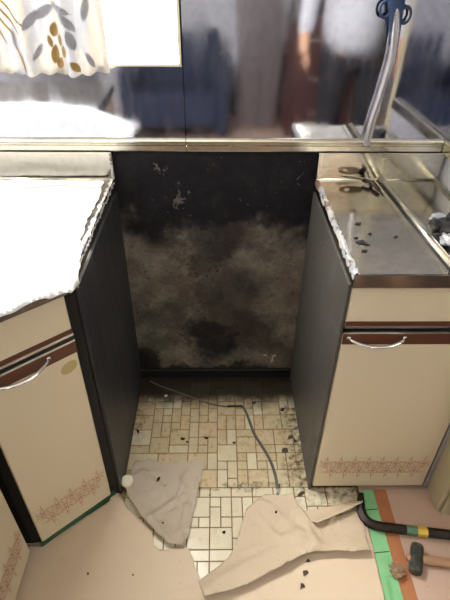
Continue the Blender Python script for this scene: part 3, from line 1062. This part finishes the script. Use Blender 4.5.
# sledge hammer
hz = 0.0168
hm = empty('sledge_hammer', on_floor(415, 560, 0.0))
tag(hm, 'small sledge hammer lying with its steel head on the pink floor', 'hammer')
a, b = on_floor(417, 545, hz), on_floor(415.5, 573, hz)
ax_ = (b - a).normalized()
bm = bmesh.new()
pts = [a, a + ax_ * 0.006, a + ax_ * 0.016, b - ax_ * 0.016, b - ax_ * 0.006, b]
bm_tube(bm, rel(hm, pts), [0.0158, 0.0178, 0.018, 0.018, 0.0178, 0.0158], 8, 1.0, 0.93)
from_bm('head', bm, 'hammer_steel', hm)
mid = (a + b) / 2
pts = [mid + Vector((-0.024, 0.003, 0)), mid + Vector((0.03, -0.003, -0.002)), mid + Vector((0.12, -0.014, -0.006)), mid + Vector((0.30, -0.035, -0.006))]
tube('handle', rel(hm, catmull(pts, 5)), [0.0095 + 0.0035 * min(1, i / 8) for i in range(16)], 'handle_wood', hm, 12, True, 1.0, 0.8)

# capped gas pipe stub by the left cabinet
gp = empty('pipe_stub', on_floor(128, 486, 0.0032))
tag(gp, 'short pipe stub with a round white cap by the left cabinet', 'pipe')
tube('stub', [(0, 0, 0), (0, 0, 0.02)], 0.011, 'brass', gp, 14)
tube('collar', [(0, 0, 0.0), (0, 0, 0.006)], 0.018, 'brass', gp, 6, False)
bm = bmesh.new()
bm_tube(bm, [(0, 0, 0.018), (0, 0, 0.021), (0, 0, 0.031), (0, 0, 0.034)], [0.0165, 0.0185, 0.0185, 0.015], 24)
from_bm('cap', bm, 'white_cap', gp, False)

# cable
zc_ = 0.0075
cpts = [on_floor(150, 381, 0.02), on_floor(160, 386, 0.008), on_floor(180, 393, zc_), on_floor(205, 402, zc_), on_floor(222, 406, zc_), on_floor(236, 406, zc_), on_floor(243, 407, 0.011), on_floor(248, 417, zc_), on_floor(254, 433, zc_),
        on_floor(262, 446, zc_), on_floor(270, 460, zc_), on_floor(275, 474, zc_), on_floor(277.5, 489, zc_)]
cc = catmull(cpts, 6)
cab_ = empty('electric_cable', cpts[5] - Vector((0, 0, cpts[5].z - 0.0034)))
tag(cab_, 'dirty grey cable winding across the mosaic floor of the stove gap', 'cable')
n = len(cc)
tube('sheath', rel(cab_, cc), [0.0026 if i < 30 else (0.0034 + 0.0014 * min(1, (i - 30) / 10)) for i in range(n)], 'cable', cab_, 8)
tube('sleeve', rel(cab_, cc[26:37]), 0.0044, 'cable_black', cab_, 8)
e = cc[-1]
tube('wire_end', rel(cab_, [e, e + Vector((0.002, -0.008, 0.004)), e + Vector((-0.003, -0.018, 0.001))]), 0.0042, 'mess_white', cab_, 6)
tube('wire_end', rel(cab_, [e, e + Vector((0.006, 0.002, 0.005)), e + Vector((0.006, 0.012, 0.008))]), 0.0024, 'cable_black', cab_, 6)

# rubble and flakes
def lump(name, loc_, sx, sy, sz, mat, seed, sub=2, rot=0.0):
    bm = bmesh.new()
    bmesh.ops.create_icosphere(bm, subdivisions=sub, radius=1.0)
    for v in bm.verts:
        f = 1 + 0.75 * noise.noise(v.co * 2.3 + Vector((seed * 3.1, seed, 0)))
        v.co = Vector((v.co.x * sx * f, v.co.y * sy * f, v.co.z * sz * f))
    lo = min(v.co.z for v in bm.verts)
    for v in bm.verts:
        v.co.z -= lo
    o = from_bm(name, bm, mat)
    o.location = loc_
    o.rotation_euler = (0, 0, rot)
    return o
def flake(px, py, z, s, asp, rot, mat, label, group, seed, thick=0.0018):
    """a small jagged chip"""
    rnd = random.Random(seed * 17 + 3)
    n = rnd.randint(7, 10)
    bm = bmesh.new()
    top = []
    for i in range(n):
        t = 2 * pi * (i + rnd.uniform(-0.3, 0.3)) / n
        r = s * rnd.uniform(0.45, 1.25)
        top.append(bm.verts.new((cos(t) * r * asp, sin(t) * r, thick * rnd.uniform(0.4, 1.6))))
    c = bm.verts.new((s * 0.15, 0, thick * 2.2))
    low = [bm.verts.new((v.co.x * 0.9, v.co.y * 0.9, 0)) for v in top]
    for i in range(n):
        j = (i + 1) % n
        bm.faces.new((top[i], top[j], c))
        bm.faces.new((low[j], low[i], *((top[i], top[j]))))
    bm.faces.new(low[::-1])
    o = from_bm('debris_flake', bm, mat)
    o.location = on_floor(px, py, z)
    o.rotation_euler = (0, 0, rot)
    return tag(o, label, 'debris', group)
TZ = 0.0034
flakes = [
    (138, 432, TZ, .010, .55, .3, 'flake', 'black flake on the mosaic beside the left cabinet panel'),
    (183, 439, TZ, .006, 1.5, .2, 'flake', 'small black flake left of centre on the mosaic floor'),
    (187, 442, TZ, .004, 1.6, -.5, 'flake', 'tiny black crumb touching the flake left of centre'),
    (206, 438, TZ, .005, 1.6, .1, 'flake', 'black crumb between the cable and the paper flap'),
    (234, 443, TZ, .006, 1.4, .4, 'scrap', 'brown crumb just left of the cable'),
    (291, 437, TZ, .011, 1.2, .6, 'scrap', 'scorched brown clump against the right cabinet side'),
    (285, 451, TZ, .012, 1.3, .2, 'scrap', 'rust-brown clump on the mosaic near the right cabinet'),
    (295, 441, TZ, .008, .8, .9, 'flake', 'black chip behind the rust-brown clump'),
    (254, 403, TZ, .006, 1.2, .1, 'flake', 'black chip behind the cable bend'),
    (282, 410, TZ, .008, 1.4, .5, 'flake', 'sooty chip near the back right of the gap'),
    (166, 396, TZ, .006, 1.5, .8, 'mess_white', 'pale chip at the back left of the gap'),
    (224, 532, TZ, .006, 1.2, .5, 'flake', 'black crumb on the pale tile in front of the fold'),
    (210, 495, TZ, .003, 1.2, .5, 'flake', 'tiny black speck on the tiles beside the paper flap'),
    (301, 494, TZ, .010, 1.3, .3, 'scrap', 'dirt heap by the front corner of the right cabinet'),
    (294, 500, TZ, .006, 1.3, .9, 'scrap', 'brown crumb in front of the right cabinet corner')]
for i, f in enumerate(flakes):
    flake(*f, 'debris on the mosaic floor', i + 1)
pf = [(158, 479, .0125, .011, .5, -.3, 'long black flake on the paper flap'), (165, 486, .012, .004, 1.2, .2, 'tiny black crumb below the flake on the paper flap'),
      (276, 512, .0165, .006, 1.1, .3, 'black flake at the top of the rumpled paper'), (163, 523, .018, .003, 1.2, .2, 'dark crumb near the torn tip of the paper flap'),
      (306, 573, .0085, .008, 1.3, .6, 'dark dirt smear nearest the fold on the foreground paper'), (302, 586, .0085, .007, 1.2, 1.1, 'dark crumb nearest the bottom edge on the foreground paper'),
      (308, 561, .0085, .005, 1.1, 0.2, 'small crumb right under the raised paper fold'), (133, 575, .0075, .0025, 1.1, 0.2, 'tiny speck on the bright left foreground paper'), (88, 574, .0075, .003, 1.1, 0.2, 'tiny dark speck on the shaded left foreground paper')]
for i, (px, py, z, s, asp, rot, lb) in enumerate(pf):
    flake(px, py, z, s, asp, rot, 'flake' if i < 4 else 'scrap', lb, 'debris on the paper', 30 + i)
rb = lump('rubble_lump', on_floor(396, 572, 0.0032), 0.017, 0.020, 0.010, 'rubble', 51, 3, 0.4)
tag(rb, 'brown rubble lump lying on the green tape', 'rubble')

ZT = 0.8004
cf = [(358, 224, .006, 1.6, .2, 'black flake furthest back on the right worktop'), (356, 238, .004, 1.4, .1, 'black crumb at mid-left on the right worktop'), (363, 243, .011, 1.4, -.5, 'largest black flake on the right worktop'),
      (364, 251, .006, 1.2, .2, 'black flake nearest the front on the right worktop'), (370, 234, .003, 1.6, .2, 'tiny crumb right of the flakes on the worktop'), (396, 237, .003, 2.0, .2, 'thin dark crumb near the ridge on the worktop')]
for i, (px, py, s, asp, rot, lb) in enumerate(cf):
    flake(px, py, ZT, s, asp, rot, 'flake', lb, 'debris on the worktop', 60 + i, 0.0016)

# dark scrap between ridge and wall
sc_ = empty('scrap_heap', on_floor(444, 236, 0.8004))
tag(sc_, 'dark scraps with crumpled grey film right of the worktop ridge', 'scraps')
rnd = random.Random(5)
for i, (px, py, sx, sy, sz, mt) in enumerate([(437, 222, .020, .016, .012, 'mess_white'), (441, 230, .026, .02, .014, 'flake'), (447, 236, .026, .022, .018, 'flake'), (446, 244, .018, .024, .012, 'mess_white'), (440, 241, .012, .016, .008, 'flake'), (452, 230, .02, .02, .02, 'flake')]):
    q = lump('film' if mt == 'mess_white' else 'scrap', on_floor(px, py, 0.8004), sx, sy, sz, mt, 70 + i, 2, i)
    q.parent = sc_
    q.location = q.location - sc_.location

# tarnished bracket at the back of the ridge
tb = empty('metal_bracket', on_floor(360, 184, 0.8004))
tag(tb, 'tarnished flat metal bracket with a hole at the back of the right worktop', 'bracket')
def blade(pl, z0, tilt):
    o = tb.location
    bm = bmesh.new()
    seg = 24
    out_, inn = [], []
    for i in range(seg):
        t = 2 * pi * i / seg
        r = 1 + 0.10 * cos(2 * t + 0.4)
        x, y = cos(t) * 0.031 * r, sin(t) * 0.013 * r
        out_.append(bm.verts.new((x, y, 0)))
        inn.append(bm.verts.new((-0.012 + cos(t) * 0.008, sin(t) * 0.0055, 0)))
    for i in range(seg):
        j = (i + 1) % seg
        bm.faces.new((out_[i], out_[j], inn[j], inn[i]))
    r = bmesh.ops.extrude_face_region(bm, geom=list(bm.faces))
    for v in r['geom']:
        if isinstance(v, bmesh.types.BMVert):
            v.co.z += 0.003
    q = from_bm('plate', bm, 'tarnish', tb)
    q.location = pl
    q.rotation_euler = tilt
    return q
pw = on_wall(353, 178, 1.270)
blade(pw - tb.location, 0, (radians(-38), radians(6), radians(-8)))
v1 = on_wall(363, 180, 1.270) - tb.location
v2 = on_floor(373, 183, 0.812) - tb.location
v3 = on_floor(379, 190, 0.8075) - tb.location
tube('arm', [v1, v2, v3], [0.006, 0.007, 0.006], 'iron', tb, 8)
tube('foot', [v2 - Vector((0, 0, 0.002)), (v2.x - 0.006, v2.y, 0.0)], 0.006, 'iron', tb, 8)

# grey pipe with the blue two-ring fitting, fixed in front of the steel wall
py_ = BACK - 0.016
pp = empty('wall_pipe', on_wall(366, 145, py_))
tag(pp, 'bent grey pipe with a blue two-ringed fitting before the steel wall', 'pipe')
pc = catmull([on_wall(366, 146, py_), on_wall(372, 122, py_), on_wall(380, 98, py_), on_wall(388, 72, py_), on_wall(393, 52, py_), on_wall(395, 30, py_), on_wall(396, 8, py_)], 6)
tube('pipe', rel(pp, pc), 0.0105, 'pipe_grey', pp, 14)
bc = catmull([on_wall(394, 44, py_), on_wall(395, 28, py_), on_wall(396, 10, py_), on_wall(397, -12, py_)], 5)
tube('fitting', rel(pp, bc), [0.0112 + 0.012 * (i / (len(bc) - 1)) ** 1.3 for i in range(len(bc))], 'blue', pp, 16, True, 1.0, 0.55)
for (px, py) in ((385.5, 9), (405.5, 15)):
    c0 = on_wall(px, py, py_) - pp.location
    bm = bmesh.new()
    NR, NS = 22, 8
    vv = [[bm.verts.new((c0.x + (0.0145 + 0.0035 * cos(2 * pi * j / NS)) * cos(2 * pi * i / NR) * 0.85, c0.y + 0.0035 * sin(2 * pi * j / NS), c0.z + (0.0145 + 0.0035 * cos(2 * pi * j / NS)) * sin(2 * pi * i / NR) * 1.15)) for j in range(NS)] for i in range(NR)]
    for i in range(NR):
        for j in range(NS):
            bm.faces.new((vv[i][j], vv[(i + 1) % NR][j], vv[(i + 1) % NR][(j + 1) % NS], vv[i][(j + 1) % NS]))
    from_bm('ring', bm, 'blue', pp, True)

# ------------------------------------------------------------------ curtain
cu = empty('curtain', (-0.6, BACK - 0.035, 1.07))
tag(cu, 'floral curtain, cut low for light, with ochre leaves half across the bright window', 'curtain')
CX0, CX1, CZ1 = -1.0, -0.262, 1.38  # unseen curtain top kept low so window light passes above it
def cy(x, z):
    return BACK - 0.035 + 0.016 * sin(x * 58 + 0.8 * sin(z * 5)) + 0.008 * sin(x * 131 + 1.0) + 0.004 * noise.noise(Vector((x * 20, z * 6, 0)))
def cbot(x):
    return 1.080 - 0.006 * abs(sin(x * 95)) + 0.006 * noise.noise(Vector((x * 12, 0, 0)))
nx, nz = 240, 60
vs_, fs_ = [], []
for i in range(nx + 1):
    for j in range(nz + 1):
        x = CX0 + (CX1 - CX0) * i / nx
        zb = cbot(x)
        z = zb + (CZ1 - zb) * j / nz
        vs_.append((x + 0.6, cy(x, z) - (BACK - 0.035), z - 1.07))
for i in range(nx):
    for j in range(nz):
        q = i * (nz + 1) + j
        fs_.append((q, q + nz + 1, q + nz + 2, q + 1))
cloth = from_data('cloth', vs_, fs_, 'curtain', cu, True)
def onc(x, z):
    return (x + 0.6, cy(x, z) - (BACK - 0.035) - 0.0015, z - 1.07)
def leaf(cx, cz, L, Wd, ang, mat, name='leaf_print'):
    vs_, fs_ = [], []
    n = 8
    for i in range(n + 1):
        t = i / n
        w = Wd * sin(pi * t) ** 0.7
        for s in (-1, -0.33, 0.33, 1):
            u, v = (t - 0.5) * L, s * w / 2
            vs_.append(onc(cx + u * cos(ang) - v * sin(ang), cz + u * sin(ang) + v * cos(ang)))
    for i in range(n):
        for j in range(3):
            q = i * 4 + j
            fs_.append((q, q + 1, q + 5, q + 4))
    return from_data(name, vs_, fs_, mat, cloth)
def onW(px, py):
    v = on_wall(px, py, BACK - 0.035)
    return v.x, v.z
for px, py, L, Wd, an in [(53, 30, .034, .022, 1.2), (60, 40, .030, .014, 1.4), (49, 42, .028, .010, 1.7), (65, 51, .030, .016, 1.3), (54, 55, .044, .018, 1.35), (59, 64, .028, .018, 1.2), (77, 66, .030, .016, 2.2)]:
    x, z = onW(px, py)
    leaf(x, z, L, Wd, an, 'leaf_gold')
for px, py, L, Wd, an in [(2, 22, .09, .006, 2.2), (6, 16, .10, .006, 2.25), (10, 10, .10, .006, 2.3), (-4, 30, .08, .006, 2.1), (22, 58, .055, .008, 1.9), (26, 62, .045, .008, 1.6), (19, 52, .05, .006, 2.1)]:
    x, z = onW(px, py)
    leaf(x, z, L, Wd, an, 'leaf_tan')
for px, py, L, Wd, an in [(30, 20, .05, .018, .9), (68, 22, .05, .016, 2.2), (42, 12, .06, .020, .5), (72, 40, .045, .02, 1.8), (38, 52, .04, .012, 1.0), (90, 60, .04, .012, 2.0), (14, 40, .05, .012, 1.6), (84, 10, .05, .016, 1.3), (60, 8, .05, .014, 2.6)]:
    x, z = onW(px, py)
    leaf(x, z, L, Wd, an, 'leaf_grey')
tube('rod', [(CX0 + 0.6 - 0.05, 0.0, CZ1 - 1.07), (CX1 + 0.6 + 0.1, 0.0, CZ1 - 1.07)], 0.006, 'silver', cu, 10)

# ------------------------------------------------------------------ the room behind, seen mirrored in the steel
ch = empty('sideboard', (0.84, -1.72, 0))
tag(ch, 'reddish brown sideboard mirrored dimly in the steel wall', 'sideboard')
box('carcass', (-0.25, -0.22, 0.06), (0.25, 0.22, 0.86), 'red_wood', ch, 0.006)
for i in range(3):
    d = box('drawer', (-0.23, 0.22, 0.09 + i * 0.255), (0.23, 0.236, 0.325 + i * 0.255), 'red_wood', ch, 0.004)
    bm = bmesh.new()
    bm_tube(bm, [(-0.08, 0.25, 0.21 + i * 0.255), (0.08, 0.25, 0.21 + i * 0.255)], 0.008, 8)
    from_bm('handle', bm, 'silver', d)
for sx in (-0.21, 0.21):
    for sy in (-0.18, 0.18):
        box('leg', (sx - 0.02, sy - 0.02, 0), (sx + 0.02, sy + 0.02, 0.06), 'red_wood', ch)
ap = empty('microwave', (0.84, -1.72, 0.861))
tag(ap, 'dark microwave on the sideboard mirrored in the steel wall', 'appliance')
bm = bmesh.new()
bm_box(bm, (-0.24, -0.18, 0.0), (0.24, 0.18, 0.30), 0.03, seg=3)
from_bm('housing', bm, 'appliance', ap)
box('door', (-0.21, 0.18, 0.04), (0.10, 0.188, 0.26), 'black', ap, 0.003)
box('handle', (0.11, 0.188, 0.06), (0.125, 0.21, 0.24), 'silver', ap, 0.003)

wd = empty('wardrobe', (0.36, -1.95, 0))
tag(wd, 'tall dark wardrobe mirrored in the steel wall', 'wardrobe')
box('carcass', (-0.22, -0.25, 0.0), (0.20, 0.23, 1.85), 'dark_wood', wd, 0.005)
for x0, x1 in ((-0.215, -0.012), (-0.008, 0.195)):
    d = box('door', (x0, 0.23, 0.05), (x1, 0.248, 1.82), 'dark_wood', wd, 0.004)
    xh = x1 - 0.02 if x0 < -0.1 else x0 + 0.02
    tube('handle', [(xh, 0.262, 0.9), (xh, 0.262, 1.05)], 0.006, 'silver', d, 8)
ac = empty('armchair', (-0.34, -1.55, 0))
tag(ac, 'navy armchair with rounded back mirrored in the steel wall', 'chair')
for nm, l, h_ in (('seat', (-0.30, -0.26, 0.14), (0.30, 0.30, 0.40)), ('backrest', (-0.30, -0.38, 0.14), (0.30, -0.24, 0.74)), ('armrest', (-0.40, -0.36, 0.10), (-0.29, 0.30, 0.56)), ('armrest', (0.29, -0.36, 0.10), (0.40, 0.30, 0.56))):
    bm = bmesh.new()
    bm_box(bm, l, h_, 0.05, seg=4)
    from_bm(nm, bm, 'navy', ac, True)
for sx in (-0.33, 0.33):
    for sy in (-0.30, 0.24):
        tube('leg', [(sx, sy, 0), (sx, sy, 0.12)], [0.014, 0.02], 'dark_wood', ac, 10)
rg = empty('added_rug', (0.35, -0.42, 0))  # added out of view to darken what the steel reflects
tag(rg, 'added dark brown floor mat that darkens the steel reflections', 'added_rug')
box('pile', (-0.80, -0.66, 0.0), (1.5, 0.66, 0.010), 'added_rug', rg, 0.004)
for sy in (-0.675, 0.675):
    box('binding', (-0.80, sy - 0.0145, 0.0), (1.5, sy + 0.014, 0.007), 'trousers', rg, 0.002)

# rear window curtain
rc = empty('curtain', (1.45, REAR + 0.05, 0.4))
tag(rc, 'grey-brown long curtain mirrored at the upper right of the steel wall', 'curtain')
vs_, fs_ = [], []
for i in range(121):
    for j in (0, 1):
        x = -0.40 + 0.80 * i / 120
        vs_.append((x, 0.025 * sin(x * 55), 0.0 + 1.72 * j))
for i in range(120):
    fs_.append((2 * i, 2 * i + 2, 2 * i + 3, 2 * i + 1))
k2 = simple('greige_curtain', s2l(150, 138, 124), 0.9, 0, 0.1, 8)
cl = from_data('cloth', vs_, fs_, k2, rc, True)
cl.modifiers.new('thickness', 'SOLIDIFY').thickness = 0.002
tube('rod', [(-1.2, 0, 1.73), (0.5, 0, 1.73)], 0.01, 'silver', rc, 8)

# person standing behind the camera to the right: white shirt, dark trousers
pr = empty('person', (0.79, -0.42, 0.011))
pr.rotation_euler = (0, 0, radians(12))
tag(pr, 'person in white shirt and black trousers mirrored in the steel wall', 'person')
def skin_body(name, verts, edges, radii, mat, parent, root=0, levels=2):
    me = bpy.data.meshes.new(name)
    me.from_pydata(verts, edges, [])
    me.materials.append(M[mat])
    o = bpy.data.objects.new(name, me)
    C.objects.link(o)
    o.parent = parent
    s = o.modifiers.new('skin', 'SKIN')
    s.use_smooth_shade = True
    lay_ = me.skin_vertices[0].data if me.skin_vertices else None
    if lay_ is None:
        bpy.context.view_layer.objects.active = o
        bpy.ops.mesh.customdata_skin_add()
        lay_ = me.skin_vertices[0].data
    for i, r in enumerate(radii):
        lay_[i].radius = r if isinstance(r, tuple) else (r, r)
    lay_[root].use_root = True
    sb = o.modifiers.new('smooth', 'SUBSURF')
    sb.levels = levels
    sb.render_levels = levels
    return o
V = [(0, 0, .90), (0, 0, 1.05), (0, .0, 1.22), (0, .01, 1.36), (0, .02, 1.43), (0, .03, 1.50), (0, .035, 1.60),
     (-.17, .0, 1.33), (-.25, -.02, 1.08), (-.25, .06, .86), (-.25, .09, .80),
     (.17, .0, 1.33), (.25, -.02, 1.08), (.25, .06, .86), (.25, .09, .80),
     (-.09, 0, .80), (-.10, .02, .47), (-.10, -.01, .09), (-.11, .10, .04), (-.11, .16, .035),
     (.09, 0, .80), (.10, .02, .47), (.10, -.01, .09), (.11, .10, .04), (.11, .16, .035)]
E_ = [(0, 1), (1, 2), (2, 3), (3, 4), (4, 5), (5, 6), (3, 7), (7, 8), (8, 9), (9, 10), (3, 11), (11, 12), (12, 13), (13, 14), (0, 15), (15, 16), (16, 17), (17, 18), (18, 19), (0, 20), (20, 21), (21, 22), (22, 23), (23, 24)]
Rr = [(.09, .06), (.09, .06), (.10, .07), (.08, .06), (.05, .05), (.075, .09), (.07, .085), .055, .042, .034, .028, .055, .042, .034, .028,
      .055, .045, .042, (.045, .035), (.03, .025), .055, .045, .042, (.045, .035), (.03, .025)]
skin_body('body', V, E_, Rr, 'skin', pr)
# clothing shells
skin_body('shirt', [(0, 0, .78), (0, 0, .98), (0, 0, 1.22), (0, .01, 1.35), (-.17, 0, 1.33), (-.25, -.02, 1.08), (-.25, .05, .88), (.17, 0, 1.33), (.25, -.02, 1.08), (.25, .05, .88)],
          [(0, 1), (1, 2), (2, 3), (3, 4), (4, 5), (5, 6), (3, 7), (7, 8), (8, 9)], [(.18, .13), (.18, .13), (.18, .13), (.13, .10), .07, .058, .05, .07, .058, .05], 'white_shirt', pr)
skin_body('trousers', [(0, 0, .94), (-.09, 0, .80), (-.10, .02, .47), (-.10, -.01, .10), (.09, 0, .80), (.10, .02, .47), (.10, -.01, .10)],
          [(0, 1), (1, 2), (2, 3), (0, 4), (4, 5), (5, 6)], [(.17, .12), .10, .075, .065, .10, .075, .065], 'trousers', pr)
bm = bmesh.new()
bmesh.ops.create_uvsphere(bm, u_segments=20, v_segments=12, radius=1.0)
for v in bm.verts:
    v.co = Vector((v.co.x * .088, v.co.y * .10 + 0.015, v.co.z * .095 + 1.60)) if v.co.z > -0.1 or v.co.y < 0 else Vector((v.co.x * .08, v.co.y * .05, v.co.z * .06 + 1.60))
from_bm('hair', bm, 'hair', pr, True)
for s in (-1, 1):
    for f in range(4):
        a = Vector((s * 0.25, .065 + f * 0.016, .80))
        L = (0.85, 1.0, 0.95, 0.75)[f]
        tube('finger', [a, a + Vector((0, .004, -.035 * L)), a + Vector((-s * .008, .006, -.062 * L)), a + Vector((-s * .020, .004, -.080 * L))], [.009, .0085, .008, .006], 'skin', pr, 8)
    tube('thumb', [Vector((s * .235, .10, .815)), Vector((s * .225, .125, .785)), Vector((s * .222, .13, .76))], [.011, .009, .007], 'skin', pr, 8)
